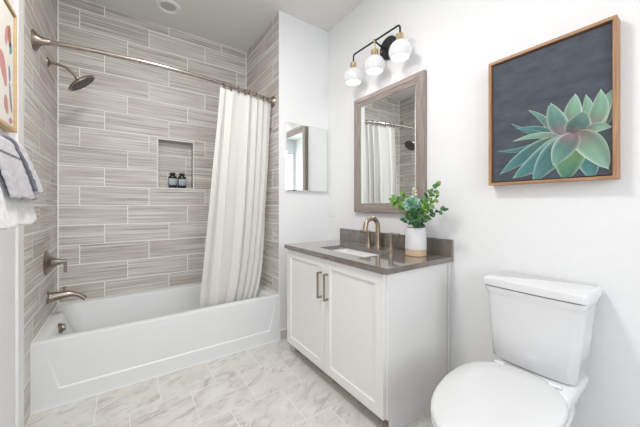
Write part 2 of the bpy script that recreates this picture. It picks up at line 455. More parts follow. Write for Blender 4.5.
t = thing('rain_shower', (LX, 0.441, 2.13), 'round nickel rain shower head on a bent arm from the left tile wall', 'shower head')
obj('wall_flange', lathe(NB(), [(0.001, 0), (0.033, 0), (0.032, 0.005), (0.018, 0.013), (0.012, 0.02)], (LX, 0.441, 2.13), (1, 0, 0)), M_nickel, t)
path = smoothpath([(LX+0.005, .441, 2.13), (-1.995, .441, 2.13), (-1.945, .441, 2.117), (-1.905, .441, 2.078), (-1.893, .441, 2.062)])
obj('arm', tube(NB(), path, 0.0095, 14), M_nickel, t)
hd = Vector((0.66, 0.06, -0.75)).normalized(); hc = Vector((-1.868, .441, 2.037))
obj('ball_joint', lathe(NB(), [(0.001, -0.045), (0.014, -0.042), (0.017, -0.030), (0.014, -0.020), (0.017, -0.012)], hc, hd), M_nickel, t)
obj('head_disc', lathe(NB(), [(0.001, -0.018), (0.02, -0.016), (0.066, -0.010), (0.091, 0.0), (0.095, 0.005), (0.093, 0.013), (0.084, 0.0145)], hc, hd, 40), M_nickel, t)
bm = lathe(NB(), [(0.001, 0.0142), (0.083, 0.0142), (0.083, 0.0165), (0.001, 0.0165)], hc, hd, 40)
u_, v_ = frame_axes(hd)
for rr, nn in ((0.02, 6), (0.038, 12), (0.056, 18), (0.074, 24)):
    for k in range(nn):
        a = 2*PI*k/nn; lathe(bm, [(0.0028, 0), (0.0018, 0.0025)], hc+hd*0.0165+(u_*math.cos(a)+v_*math.sin(a))*rr, hd, 6)
obj('spray_plate', bm, M_spray, t, label='dark spray face with rings of nozzles')

t = thing('tub_shower_valve', (LX, 0.396, 0.775), 'nickel shower valve with a lever on the tile wall above the tub spout', 'shower valve')
obj('escutcheon', lathe(NB(), [(0.001, 0), (0.083, 0), (0.084, 0.004), (0.078, 0.008), (0.05, 0.018), (0.034, 0.034), (0.024, 0.056), (0.020, 0.07)], (LX, .396, .772), (1, 0, 0), 40), M_nickel, t)
bm = tube(NB(), [(LX+0.062, .396, .772), (LX+0.104, .396, .774)], [0.017, 0.0145], 20)
obj('hub', bm, M_nickel, t)
bm = NB(); box(bm, LX+0.088, LX+0.104, .388, .404, .696, .786)
obj('lever', bm, M_nickel, t, bevel=0.004)

t = thing('tub_spout', (LX, 0.44, 0.54), 'nickel tub spout with a curved tip sticking out over the tub rim', 'tub spout')
sp = smoothpath([(LX+0.008, .44, .526), (LX+0.07, .44, .532), (LX+0.12, .44, .533), (LX+0.165, .44, .516), (LX+0.200, .44, .484)], 6)
n = len(sp); rr = [0.034-0.019*min(1, (i/n)*1.5) for i in range(n)]
obj('spout_body', tube(NB(), sp, rr, 22), M_nickel, t)
obj('wall_flange', lathe(NB(), [(0.001, 0), (0.042, 0), (0.042, 0.007), (0.035, 0.012)], (LX, .44, .526), (1, 0, 0)), M_nickel, t)
obj('diverter_knob', lathe(NB(), [(0.005, 0), (0.005, 0.02), (0.009, 0.022), (0.009, 0.032), (0.004, 0.034)], (LX+0.085, .44, .555), (0, 0, 1), 16), M_nickel, t)

# ------------------------------------------------------------------ shower curtain
def curtain_edges(t):
    xl = -1.012-0.122*t; xr = -0.548-0.078*t-0.075*t**10
    return xl, xr
def make_curtain():
    bm = NB(); nu, nv = 150, 46; z1, z0 = RZ-0.041, 0.300
    rnd = random.Random(3)
    folds = 6.0
    rows = []
    for j in range(nv+1):
        t = j/nv; z = z1+(z0-z1)*t; xl, xr = curtain_edges(t); row = []
        for i in range(nu+1):
            s = i/nu
            ph = 2*PI*(folds*s + 0.42*math.sin(2*PI*s*1.15+0.6) + 0.14*math.sin(2.4*t+5*s))
            amp = 0.012+0.012*min(1, t*2.0)
            env = 0.65+0.35*math.sin(2*PI*s*1.7+1.0+1.2*t)
            f = math.sin(ph)+0.22*math.sin(2*ph+0.8)
            sag = 0.010*max(0, math.cos(2*PI*(s*8+0.0)+PI))*max(0, 1-t*10)
            x = xl+(xr-xl)*s + 0.010*math.sin(2*ph)*min(1, t*3)
            xt = xl+(xr-xl)*s
            ytop = rod_y(xt); yb = 0.135+0.02*s
            y = ytop*(1-t*t)+yb*t*t + amp*env*f
            if z < RIM+0.1: y = max(y, 0.085)
            row.append(bm.verts.new((x, y, z-sag)))
        rows.append(row)
    for a, b in zip(rows, rows[1:]):
        for k in range(nu): bm.faces.new((a[k], a[k+1], b[k+1], b[k]))
    c = obj('shower_curtain', bm, M_curtain, angle=80, solid=0.0015)
    tag(c, 'off-white linen shower curtain drawn to the right, hanging in folds into the tub', 'shower curtain')
make_curtain()
RINGX = [-0.985, -0.930, -0.865, -0.805, -0.765, -0.700, -0.625, -0.580]
ordn = ['first', 'second', 'third', 'fourth', 'fifth', 'sixth', 'seventh', 'last']
for i, x in enumerate(RINGX):
    y = rod_y(x); RZ = rod_z(x)
    pts = [(x+0.003*math.sin(a*1.0), y+0.019*math.sin(a), RZ-0.008+0.026*math.cos(a)) for a in [2*PI*k/16 for k in range(17)]]
    bm = tube(NB(), pts, 0.0022, 6)
    tube(bm, [(x, y-0.019, RZ-0.012), (x, y-0.024, RZ-0.03), (x, y-0.020, RZ-0.045)], 0.0022, 6)
    o = obj('curtain_ring', bm, M_dark)
    tag(o, 'dark metal curtain ring, %s of eight from the left on the rod' % ordn[i] if i < 7 else 'dark metal curtain ring on the rod, nearest the right wall flange', 'curtain ring', 'curtain rings on the shower rod')

# ------------------------------------------------------------------ niche bottles
M_bot = simple('bottle_black', (0.02, 0.018, 0.018), 0.22, coat=0.3)
M_lab = simple('bottle_label', srgb(196,212,222), 0.5, noise=0.03)
def bottle(x, y, label):
    t = thing('soap_bottle', (x, y, NZ0), label, 'bottle', 'black soap bottles in the tile niche')
    z = NZ0+0.001
    obj('bottle_body', lathe(NB(), [(0.001, z), (0.034, z), (0.037, z+0.005), (0.037, z+0.100), (0.033, z+0.112), (0.018, z+0.119), (0.016, z+0.124)], (x, y, 0), n=32), M_bot, t)
    obj('bottle_cap', lathe(NB(), [(0.019, z+0.124), (0.024, z+0.1245), (0.024, z+0.142), (0.021, z+0.145), (0.001, z+0.145)], (x, y, 0), n=28), M_black, t)
    bm = NB(); n = 16; r = 0.0376
    L = [[(x+r*math.sin(a), y-r*math.cos(a), zz) for a in [(-1.15+2.3*k/n) for k in range(n+1)]] for zz in (z+0.025, z+0.088)]
    loft(bm, L, closed=False, cap0=False, cap1=False)
    lb = obj('bottle_label', bm, M_lab, t, solid=0.0006, label='pale blue paper label')
    # rows of small print
    bm = NB(); rr = 0.0380
    for zz, a0, a1 in ((0.078, -0.5, 0.5), (0.060, -0.75, 0.75), (0.053, -0.6, 0.6), (0.038, -0.4, 0.4)):
        m = 10; Q = [[(x+rr*math.sin(a), y-rr*math.cos(a), z+zz+dz) for a in [(a0+(a1-a0)*k/m) for k in range(m+1)]] for dz in (0, 0.0022)]
        loft(bm, Q, closed=False, cap0=False, cap1=False)
    obj('print_lines', bm, M_black, lb, solid=0.0003)
bottle(-1.232, BY+0.045, 'black bottle with a pale label, left one of the pair in the niche')
bottle(-1.150, BY+0.045, 'black bottle with a pale label, right one of the pair in the niche')

# ------------------------------------------------------------------ recessed downlight over the tub
def downlight(x, y, label):
    t = thing('recessed_downlight', (x, y, H), label, 'ceiling light')
    obj('trim_ring', lathe(NB(), [(0.058, 0.0), (0.098, 0.0), (0.098, -0.005), (0.090, -0.014), (0.070, -0.016), (0.058, -0.003)], (x, y, H), n=40, caps=(False, False)), M_trim, t)
    obj('lens', lathe(NB(), [(0.001, -0.0035), (0.060, -0.0035), (0.060, -0.0015), (0.001, -0.0015)], (x, y, H), n=40), M_lens_dim, t, label='frosted lens')
downlight(-1.312, 0.483, 'round white recessed light in the ceiling above the tub')
t = thing('fill_ceiling_lamp', (-1.40, -1.10, H), 'added round fill lamp, unseen, on the ceiling over the open floor before the tub', 'ceiling light')  # unseen lamp added to brighten the room
obj('lamp_base', lathe(NB(), [(0.001, 0), (0.20, 0), (0.20, -0.03), (0.001, -0.03)], (-1.40, -1.10, H), n=40), M_trim, t)
obj('diffuser', lathe(NB(), [(0.19, -0.031), (0.22, -0.035), (0.215, -0.05), (0.001, -0.062)], (-1.40, -1.10, H), n=40), M_lens, t)

# ------------------------------------------------------------------ mirrored cabinet on the back wall
CX0, CX1, CZ0, CZ1, CD = -0.467, -0.030, 1.286, 1.878, 0.024
t = thing('medicine_cabinet', ((CX0+CX1)/2, 0, CZ0), 'small frameless mirrored wall cabinet beside the shower curtain', 'cabinet')
obj('cabinet_body', box(NB(), CX0+0.004, CX1-0.004, -CD+0.007, -0.0005, CZ0+0.004, CZ1-0.004), M_trim, t, bevel=0.001)
bm = NB()
L = [[(CX0, -CD+0.006, CZ0), (CX1, -CD+0.006, CZ0), (CX1, -CD+0.006, CZ1), (CX0, -CD+0.006, CZ1)],
     [(CX0, -CD+0.002, CZ0), (CX1, -CD+0.002, CZ0), (CX1, -CD+0.002, CZ1), (CX0, -CD+0.002, CZ1)],
     [(CX0+0.006, -CD, CZ0+0.006), (CX1-0.006, -CD, CZ0+0.006), (CX1-0.006, -CD, CZ1-0.006), (CX0+0.006, -CD, CZ1-0.006)]]
loft(bm, L)
obj('mirror_door', bm, M_mirror, t, smooth=False, label='bevelled mirror door')

# ------------------------------------------------------------------ light switch
t = thing('light_switch', (0, -0.062, 1.115), 'white rocker light switch on the right wall beside the corner', 'light switch')
obj('switch_plate', box(NB(), -0.008, -0.0003, -0.100, -0.024, 1.052, 1.176), M_trim, t, bevel=0.003)
obj('rocker', box(NB(), -0.013, -0.007, -0.078, -0.046, 1.082, 1.147), M_trim, t, bevel=0.002)

# ------------------------------------------------------------------ vanity
VX, VY0, VY1, CT = -0.578, -0.2053, -1.2638, 0.850
DXF = -0.560   # door faces
t = thing('vanity_cabinet', (-0.3, -0.735, 0), 'white two-door shaker vanity cabinet under the grey-brown countertop', 'cabinet')
cy0, cy1, cxf = -0.215, -1.231, -0.540
bm = NB()
# side panels with the toe notch, bottom, back rail, face rails
def side(bm, ya, yb):
    prof = [(cxf, 0.083), (-0.513, 0.083), (-0.513, 0.0), (-0.0005, 0.0), (-0.0005, CT-0.031), (cxf, CT-0.031)]
    a = [bm.verts.new((x, ya, z)) for x, z in prof]; b = [bm.verts.new((x, yb, z)) for x, z in prof]
    bm.faces.new(a); bm.faces.new(b[::-1])
    for k in range(6): bm.faces.new((a[k], a[(k+1) % 6], b[(k+1) % 6], b[k]))
side(bm, cy0, cy0-0.018); side(bm, cy1+0.018, cy1)
box(bm, cxf, -0.0005, cy1+0.018, cy0-0.018, 0.083, 0.100)
box(bm, -0.014, -0.0005, cy1+0.018, cy0-0.018, 0.100, CT-0.031)
box(bm, cxf, cxf+0.02, cy1+0.018, cy0-0.018, CT-0.075, CT-0.031)
obj('carcass', bm, M_cab, t, bevel=0.0015)
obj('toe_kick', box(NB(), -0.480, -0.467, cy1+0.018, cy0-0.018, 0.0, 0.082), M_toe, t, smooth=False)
obj('scribe_strip', box(NB(), -0.012, -0.0005, cy1-0.012, cy1-0.0005, 0.0, CT-0.031), M_cab, t, bevel=0.002)
obj('caulk_line', box(NB(), -0.510, -0.014, cy1-0.006, cy1-0.0005, 0.0, 0.006), M_trim, t, smooth=False)
ymid = (cy0+cy1)/2; zb, zt = 0.085, 0.812
def door(ya, yb, hy):
    y_lo, y_hi = min(ya, yb), max(ya, yb)
    bm = NB(); fw = 0.056
    def quad(i, x): return [bm.verts.new((x, y, z)) for y, z in ((y_lo+i, zb+i), (y_hi-i, zb+i), (y_hi-i, zt-i), (y_lo+i, zt-i))]
    R = [quad(0, cxf-0.0005), quad(0, DXF), quad(fw, DXF), quad(fw+0.004, DXF+0.008)]
    for a, b in zip(R, R[1:]):
        for k in range(4): bm.faces.new((a[k], a[(k+1) % 4], b[(k+1) % 4], b[k]))
    bm.faces.new(R[0]); bm.faces.new(R[-1])
    d = obj('door', bm, M_cab, t, bevel=0.0012)
    z0, z1 = 0.556, 0.726; xh = DXF-0.030
    bm = NB(); box(bm, xh-0.005, xh+0.005, hy-0.006, hy+0.006, z0, z1)
    for zz in (z0+0.006, z1-0.006): box(bm, xh+0.004, DXF-0.0002, hy-0.006, hy+0.006, zz-0.006, zz+0.006)
    obj('handle', bm, M_pull, d, bevel=0.0012, label='square bronze bar pull')
door(cy0-0.002, ymid+0.0015, ymid+0.036)
door(cy1+0.010, ymid-0.0015, ymid-0.036)

# countertop with the sink cut out
t = thing('countertop', (-0.29, -0.735, CT), 'polished grey-brown quartz countertop with a short backsplash', 'countertop')
SX0, SX1, SY0, SY1 = -0.452, -0.190, -0.975, -0.495
bm = NB()
outer = [(VX, VY1), (0-0.0005, VY1), (-0.0005, VY0), (VX, VY0)]
inner_t = rrect(SX0, SX1, SY1*1.0, SY0*1.0, CT, 0.03, 5)
inner_t = rrect(SX0, SX1, SY0, SY1, CT, 0.03, 5)
def plate_with_hole(bm, z0, z1):
    # ring of quads between a refined outer rectangle and the hole loop
    n = len(inner_t); cx, cy = (SX0+SX1)/2, (SY0+SY1)/2
    xo0, xo1, yo0, yo1 = VX, -0.0005, VY1, VY0
    def outp(p):
        dx, dy = p[0]-cx, p[1]-cy
        tx = ((xo1-cx)/dx if dx > 0 else (xo0-cx)/dx) if abs(dx) > 1e-9 else 1e9
        ty = ((yo1-cy)/dy if dy > 0 else (yo0-cy)/dy) if abs(dy) > 1e-9 else 1e9
        k = min(tx, ty); return (cx+dx*k, cy+dy*k)
    O = [outp(p) for p in inner_t]
    for cnr in ((xo1, yo1), (xo0, yo1), (xo0, yo0), (xo1, yo0)):
        i = min(range(n), key=lambda q: (O[q][0]-cnr[0])**2+(O[q][1]-cnr[1])**2); O[i] = cnr
    It = [bm.verts.new((p[0], p[1], z1)) for p in inner_t]; Ib = [bm.verts.new((p[0], p[1], z0)) for p in inner_t]
    Ot = [bm.verts.new((p[0], p[1], z1)) for p in O]; Ob = [bm.verts.new((p[0], p[1], z0)) for p in O]
    for k in range(n):
        j = (k+1) % n
        bm.faces.new((Ot[k], Ot[j], It[j], It[k])); bm.faces.new((Ob[j], Ob[k], Ib[k], Ib[j]))
        bm.faces.new((It[k], It[j], Ib[j], Ib[k])); bm.faces.new((Ob[k], Ob[j], Ot[j], Ot[k]))
plate_with_hole(bm, CT-0.030, CT)
obj('worktop', bm, M_quartz, t, bevel=0.0015, angle=30)
obj('backsplash', box(NB(), -0.020, -0.0005, VY1, VY0, CT+0.0003, CT+0.100), M_quartz, t, bevel=0.0015)

t = thing('undermount_sink', (-0.32, -0.735, CT-0.03), 'white rectangular undermount sink set into the countertop', 'sink')
bm = NB()
L = [rrect(SX0-0.020, SX1+0.020, SY0-0.020, SY1+0.020, CT-0.0305, 0.04, 5), rrect(SX0-0.004, SX1+0.004, SY0-0.004, SY1+0.004, CT-0.0305, 0.034, 5),
     rrect(SX0+0.004, SX1-0.004, SY0+0.004, SY1-0.004, CT-0.060, 0.036, 5), rrect(SX0+0.016, SX1-0.016, SY0+0.016, SY1-0.016, CT-0.130, 0.045, 5),
     rrect(SX0+0.045, SX1-0.045, SY0+0.045, SY1-0.045, CT-0.150, 0.05, 5)]
loft(bm, L, cap0=False, cap1=True)
obj('basin', bm, M_porc, t, angle=60)
obj('drain', lathe(NB(), [(0.001, 0), (0.022, 0), (0.022, 0.003), (0.001, 0.004)], (-0.32, -0.735, CT-0.1498), n=24), M_gold, t, label='round metal drain')

# faucet
FX, FYc = -0.098, -0.745
t = thing('bathroom_faucet', (FX, FYc, CT), 'champagne gooseneck faucet with two lever handles behind the sink', 'faucet')
bm = NB()
lathe(bm, [(0.001, 0.0003), (0.025, 0.0003), (0.025, 0.006), (0.019, 0.012), (0.0165, 0.03), (0.0155, 0.05)], (FX, FYc, CT), n=28)
arc = [(FX, FYc, CT+0.04), (FX, FYc, CT+0.10), (FX, FYc, CT+0.150)]
R_ = 0.062
for k in range(1, 13):
    a = PI*k/13*1.06; arc.append((FX-R_+R_*math.cos(a), FYc, CT+0.150+R_*math.sin(a)))
arc.append((FX-2*R_-0.004, FYc, CT+0.125))
tube(bm, arc, [0.0175]*3+[0.0165]*12+[0.016], 20)
obj('spout', bm, M_gold, t)
for sgn in (1, -1):
    hy = FYc+(0.098 if sgn > 0 else -0.120)
    bm = NB()
    lathe(bm, [(0.001, 0.0003), (0.024, 0.0003), (0.024, 0.006), (0.018, 0.012), (0.0170, 0.03), (0.0160, 0.092), (0.0175, 0.097), (0.0175, 0.112), (0.014, 0.1145), (0.001, 0.1145)], (FX, hy, CT), n=28)
    tube(bm, [(FX, hy, CT+0.106), (FX-0.004, hy+sgn*0.04, CT+0.107), (FX-0.008, hy+sgn*0.083, CT+0.108)], [0.0115, 0.0105, 0.0095], 14)
    obj('handle', bm, M_gold, t, label='lever handle')

# vase and foliage
VXc, VYc = -0.150, -1.108
M_vase = simple('vase_glaze', (0.70, 0.70, 0.71), 0.35, noise=0.05, nscale=220)
M_clay = simple('vase_clay', srgb(205,178,148), 0.75, noise=0.06, nscale=120, bump=0.1)
t = thing('ceramic_vase', (VXc, VYc, CT), 'white ceramic vase with a bare tan base on the countertop end', 'vase')
r0 = 0.063
obj('vase_body', lathe(NB(), [(r0-0.002, 0.040), (r0, 0.042), (r0-0.001, 0.10), (r0-0.004, 0.160), (r0-0.008, 0.170), (r0-0.012, 0.168), (r0-0.014, 0.10), (r0-0.014, 0.045), (0.001, 0.042)], (VXc, VYc, CT), n=44, caps=(False, False)), M_vase, t)
obj('vase_base', lathe(NB(), [(0.001, 0.0005), (r0-0.004, 0.0005), (r0-0.001, 0.004), (r0-0.0015, 0.041), (0.001, 0.041)], (VXc, VYc, CT), n=44), M_clay, t, label='unglazed tan base band')

def leafmat(name, c1, c2, rough=0.5):
    g = G(name); tc = g.n('ShaderNodeTexCoord').outputs['Object']
    g.base(g.ramp(g.noise(tc, 22, 2), [(0.35, c1), (0.65, c2)])); g.set(rough=rough)
    return g.m
M_lb = leafmat('leaf_blue_green', srgb(60,120,92), srgb(150,190,168))
M_lg = leafmat('leaf_bright_green', srgb(58,112,36), srgb(126,168,74))
M_ld = leafmat('leaf_dark_green', srgb(34,76,46), srgb(74,120,72))
M_stem = simple('stem_green', srgb(110,120,70), 0.6)
M_bud = leafmat('bud_pale', srgb(178,190,150), srgb(222,224,200))
def leaf(bm, p, d, up, ln, wd, cup=0.18):
    p = Vector(p); d = Vector(d).normalized(); up = Vector(up)
    sd = d.cross(up)
    if sd.length < 1e-3: sd = d.cross(Vector((1, 0, 0)))
    sd.normalize(); nn = sd.cross(d).normalized()
    prof = [(0, 0.05), (0.18, 0.62), (0.42, 1.0), (0.70, 0.86), (0.90, 0.45), (1.0, 0.03)]
    mid = []; l = []; r = []
    for s_, w_ in prof:
        c = p+d*(ln*s_)-nn*(ln*cup*s_*s_)
        mid.append(bm.verts.new(c)); l.append(bm.verts.new(c+sd*(wd*w_/2)+nn*(wd*0.16*w_))); r.append(bm.verts.new(c-sd*(wd*w_/2)+nn*(wd*0.16*w_)))
    for k in range(len(prof)-1):
        bm.faces.new((mid[k], mid[k+1], l[k+1], l[k])); bm.faces.new((r[k], r[k+1], mid[k+1], mid[k]))
rnd = random.Random(11)
t = thing('artificial_greenery', (VXc, VYc, CT+0.17), 'mixed eucalyptus and succulent greenery filling the white vase', 'plant')
root = Vector((VXc, VYc, CT+0.15))
def V(x, y, z): return Vector((x, y, z))
# blue-green rosettes in the middle
def rosette(c, axis, r, n_rings, mat, nm):
    bm = NB(); axis = Vector(axis).normalized(); u, v = frame_axes(axis)
    for q in range(n_rings):
        k = 5+q*2; f = (q+1)/n_rings
        for i in range(k):
            a = 2*PI*i/k+q*0.7
            rad = u*math.cos(a)+v*math.sin(a)
            el = 1.15*(1-f)+0.05
            d = rad*math.cos(el)+axis*math.sin(el)
            leaf(bm, Vector(c)+axis*(0.008*(n_rings-q)*0.3), d, axis, r*(0.45+0.55*f), r*(0.42+0.26*f), -0.10)
    obj(nm, bm, mat, t, smooth=True, solid=0.0012, angle=80)
camdir = V(-0.65, -0.55, 0.45)
rosette((VXc-0.035, VYc+0.000, 1.158), (-0.7, -0.35, 0.55), 0.058, 4, M_lb, 'succulent_rosette')
rosette((VXc-0.040, VYc-0.030, 1.078), (-0.8, -0.55, 0.05), 0.052, 3, M_ld, 'succulent_rosette')
# leafy collar round the neck of the vase
for mt_, n_, lo_, hi_, e0, e1, nm_ in ((M_ld, 30, 0.0, 0.07, -0.5, 0.5, 'leaf_collar'), (M_lb, 36, 0.02, 0.12, -0.3, 1.1, 'leaf_cluster'), (M_lg, 26, 0.03, 0.12, -0.3, 1.2, 'leaf_cluster')):
    bm = NB()
    for i in range(n_):
        a = rnd.uniform(0, 2*PI); el = rnd.uniform(e0, e1)
        d = V(math.cos(a)*math.cos(el), math.sin(a)*math.cos(el), math.sin(el))
        p = V(VXc, VYc, CT+0.180+rnd.uniform(lo_, hi_))+V(d.x, d.y, 0)*rnd.uniform(0.015, 0.055)
        up = V(rnd.uniform(-1, 0.2), rnd.uniform(-1, 0.6), rnd.uniform(0.2, 1))
        leaf(bm, p, d, up, rnd.uniform(0.030, 0.050), rnd.uniform(0.026, 0.038), 0.2)
    obj(nm_, bm, mt_, t, solid=0.001, angle=80)
# sprigs: (tip, leaf material, leaf length, leaf width, start fraction)
sprigs = [
 ((-0.17, -0.965, 1.205), M_lg, 0.040, 0.024, 0.45, 11),
 ((-0.21, -0.985, 1.180), M_lg, 0.040, 0.026, 0.50, 11),
 ((-0.14, -1.000, 1.225), M_lg, 0.036, 0.022, 0.50, 10),
 ((-0.17, -1.262, 1.262), M_lg, 0.040, 0.030, 0.35, 9),
 ((-0.19, -1.238, 1.165), M_lg, 0.038, 0.028, 0.40, 8),
 ((-0.17, -1.300, 1.128), M_ld, 0.032, 0.022, 0.45, 9),
 ((-0.15, -1.240, 1.195), M_lg, 0.036, 0.026, 0.40, 8),
 ((-0.16, -1.100, 1.245), M_bud, 0.022, 0.014, 0.60, 9),
 ((-0.13, -1.190, 1.225), M_ld, 0.034, 0.022, 0.45, 8),
]
for tip, mt, ll, lw, st, cnt in sprigs:
    tip = Vector(tip); mid = (root+tip)/2+V(0, 0, 0.035)
    path = smoothpath([root, mid, tip], 6)
    s = obj('stem', tube(NB(), path, [0.0022-0.0012*i/len(path) for i in range(len(path))], 6), M_stem, t)
    bm = NB(); n = len(path)
    for i in range(cnt):
        f = st+(1-st)*i/(cnt-1); k = f*(n-1); k0 = min(int(k), n-2); p = path[k0].lerp(path[k0+1], k-k0)
        d = (path[k0+1]-path[k0]).normalized(); a = 2.4*i
        u, v = frame_axes(d); rad = u*math.cos(a)+v*math.sin(a)
        dd = (rad*0.9+d*0.5) if i < cnt-1 else d
        leaf(bm, p, dd, V(-0.6, -0.5, 0.6)+rad*0.2, ll*rnd.uniform(0.8, 1.15), lw, 0.15)
    obj('sprig_leaves', bm, mt, s, solid=0.0008, angle=80)

# ------------------------------------------------------------------ big framed mirror
def frame_ring(bm, rows, mat_of=None):
    """rows: list of (y_lo,y_hi,z_lo,z_hi,x) nested rectangles"""
    R = [[bm.verts.new((x, y, z)) for y, z in ((a, c), (b, c), (b, d), (a, d))] for a, b, c, d, x in rows]
    for p, q in zip(R, R[1:]):
        for k in range(4):
            f = bm.faces.new((p[k], p[(k+1) % 4], q[(k+1) % 4], q[k])); f.material_index = 0 if k % 2 else 1
    return R
MY0, MY1, MZ0, MZ1 = -1.0840, -0.4110, 1.1000, 2.0300
t = thing('wall_mirror', (0, (MY0+MY1)/2, MZ0), 'large rectangular mirror in a greige wooden frame above the vanity', 'mirror')
bm = NB(); q = lambda i, x: (MY0+i, MY1-i, MZ0+i, MZ1-i, x)
frame_ring(bm, [q(0, -0.0008), q(0, -0.031), q(0.004, -0.035), q(0.034, -0.035), q(0.037, -0.031), q(0.046, -0.030), q(0.064, -0.025), q(0.070, -0.025), q(0.072, -0.020), q(0.072, -0.0008)])
obj('frame', bm, [M_frame_v, M_frame_h], t, smooth=False)
bm = NB(); i = 0.0715
frame_ring(bm, [q(i, -0.0190), q(i, -0.0205), q(i+0.007, -0.0215)])
bm.faces.new([bm.verts.new((-0.0215, y, z)) for y, z in ((MY0+i+0.007, MZ0+i+0.007), (MY1-i-0.007, MZ0+i+0.007), (MY1-i-0.007, MZ1-i-0.007), (MY0+i+0.007, MZ1-i-0.007))])
bmesh.ops.remove_doubles(bm, verts=bm.verts[:], dist=1e-5)
obj('mirror_glass', bm, M_mirror, t, smooth=False, label='bevelled mirror glass')

# ------------------------------------------------------------------ vanity light
LY, LZ = -0.748, 2.318
t = thing('vanity_light', (0, LY, LZ), 'black three-globe bath light with brass sockets above the mirror', 'wall light')
obj('backplate', lathe(NB(), [(0.001, 0.0008), (0.082, 0.0008), (0.082, 0.018), (0.078, 0.022), (0.001, 0.022)], (0, LY-0.022, LZ), (-1, 0, 0), 44), M_black, t)
BXx, BZ = -0.135, 2.338
obj('backplate_screw', lathe(NB(), [(0.006, 0.022), (0.006, 0.026), (0.004, 0.028), (0.001, 0.028)], (0, LY+0.035, LZ-0.01), (-1, 0, 0), 12), M_brass, t, label='small brass screw')
bm = NB(); hs = 0.228; er = 0.022
pts = [(BXx, LY-hs, BZ-0.050), (BXx, LY-hs, BZ-er)]
for k in range(1, 6):
    a = PI/2*k/5; pts.append((BXx, LY-hs+er-er*math.cos(a), BZ-er+er*math.sin(a)))
pts += [(BXx, 2*LY-p[1], p[2]) for p in pts[::-1]]
tube(bm, pts, 0.0065, 12)
obj('bar', bm, M_black, t)
obj('bar_arm', tube(NB(), [(-0.02, LY, LZ), (-0.06, LY, LZ), (BXx, LY, BZ)], 0.0065, 12), M_black, t)
obj('bar_hub', lathe(NB(), [(0.001, 0.016), (0.007, 0.014), (0.0095, 0.008), (0.0095, -0.010), (0.006, -0.012), (0.006, -0.056)], (BXx, LY, BZ), n=16), M_brass, t, label='brass centre hub')
GR = 0.072
for dy in (hs, 0.0, -hs):
    y = LY+dy; gz = 2.162
    ztop = gz+GR
    prof = [(0.018, gz+GR*0.965)]
    for k in range(4, 29):
        a = PI*k/40
        prof.append((GR*math.sin(a), gz+GR*math.cos(a)))
    ra, rz_ = prof[-1]
    inner = [(r-0.003, z) for r, z in prof[::-1]]
    g_ = obj('globe', lathe(NB(), prof+inner, (BXx, y, 0), n=40, caps=(False, False)), M_opal, t, angle=60, label='opal white glass globe, open at the bottom')
    obj('bulb', lathe(NB(), [(0.001, rz_+0.004), (ra-0.006, rz_+0.004), (ra-0.006, rz_+0.007), (0.001, rz_+0.007)], (BXx, y, 0), n=36), M_bulb, g_, label='glowing lamp opening')
    obj('socket', lathe(NB(), [(0.001, 0.052), (0.011, 0.052), (0.013, 0.045), (0.025, 0.044), (0.026, 0.014), (0.029, 0.0), (0.001, 0.0)], (BXx, y, ztop-0.006), n=28), M_brass, t, label='brass socket')

# ------------------------------------------------------------------ succulent picture
PY0, PY1, PZ0, PZ1, PX = -1.9530, -1.4870, 1.2585, 1.8890, -0.060
t = thing('framed_picture', (0, (PY0+PY1)/2, PZ0), 'oak framed picture of a pale green succulent on a charcoal ground', 'picture')
bm = NB(); q = lambda i, x: (PY0+i, PY1-i, PZ0+i, PZ1-i, x)
frame_ring(bm, [q(0, -0.0008), q(0, PX), q(0.012, PX), q(0.012, -0.0008)])
obj('frame', bm, [M_oak_v, M_oak_h], t, smooth=False)
obj('backing', box(NB(), -0.034, -0.001, PY0+0.0125, PY1-0.0125, PZ0+0.0125, PZ1-0.0125), M_black, t, smooth=False, label='black shadow gap')
def canvas_mat():
    g = G('charcoal_canvas'); tc = g.n('ShaderNodeTexCoord'); p = g.n('ShaderNodeSeparateXYZ'); g.t.links.new(tc.outputs['Object'], p.inputs[0])
    v = g.noise(g.vec(g.M('MULTIPLY', p.outputs[0], 4.0), g.M('MULTIPLY', p.outputs[1], 7.0), g.M('MULTIPLY', p.outputs[2], 16.0)), 1.5, 4, 0.6)
    g.base(g.ramp(v, [(0.3, srgb(58,62,72)), (0.7, srgb(78,84,95))])); g.set(rough=0.7); g.bump(v, 0.1, 0.001); return g.m
pcy, pcz = (PY0+PY1)/2, (PZ0+PZ1)/2
cs0, cs1, cz0, cz1 = -0.2170, 0.2190, -0.2990, 0.2990     # s runs to the right of the picture (-y)
obj('canvas', box(NB(), -0.046, -0.0342, pcy-cs1, pcy-cs0, pcz+cz0, pcz+cz1), canvas_mat(), t, bevel=0.001)
def petal_mat():
    g = G('printed_petal'); a = g.n('ShaderNodeVertexColor', layer_name='Col')
    tc = g.n('ShaderNodeTexCoord').outputs['Object']
    n1 = g.noise(tc, 60, 3)
    g.base(g.mix(g.range(n1, 0.3, 0.7, 0.0, 0.22), a.outputs[0], srgb(120,150,145))); g.set(rough=0.7); return g.m
M_petal = petal_mat()
PAL = {  # base, middle, tip, edge
 'l': ((176,150,152), (168,198,178), (186,214,202), (226,238,228)),
 'm': ((186,150,162), (132,170,164), (168,200,188), (220,234,224)),
 'g': ((150,124,130), (120,150,146), (156,188,172), (214,230,216)),
 't': ((130,146,130), (98,150,152), (134,180,182), (206,226,222)),
 'd': ((60,70,80), (52,90,94), (70,110,112), (120,150,150)),
 'b': ((130,110,104), (112,118,104), (140,150,130), (180,190,176)),
 'k': ((150,130,120), (146,182,136), (100,160,152), (206,226,206))}
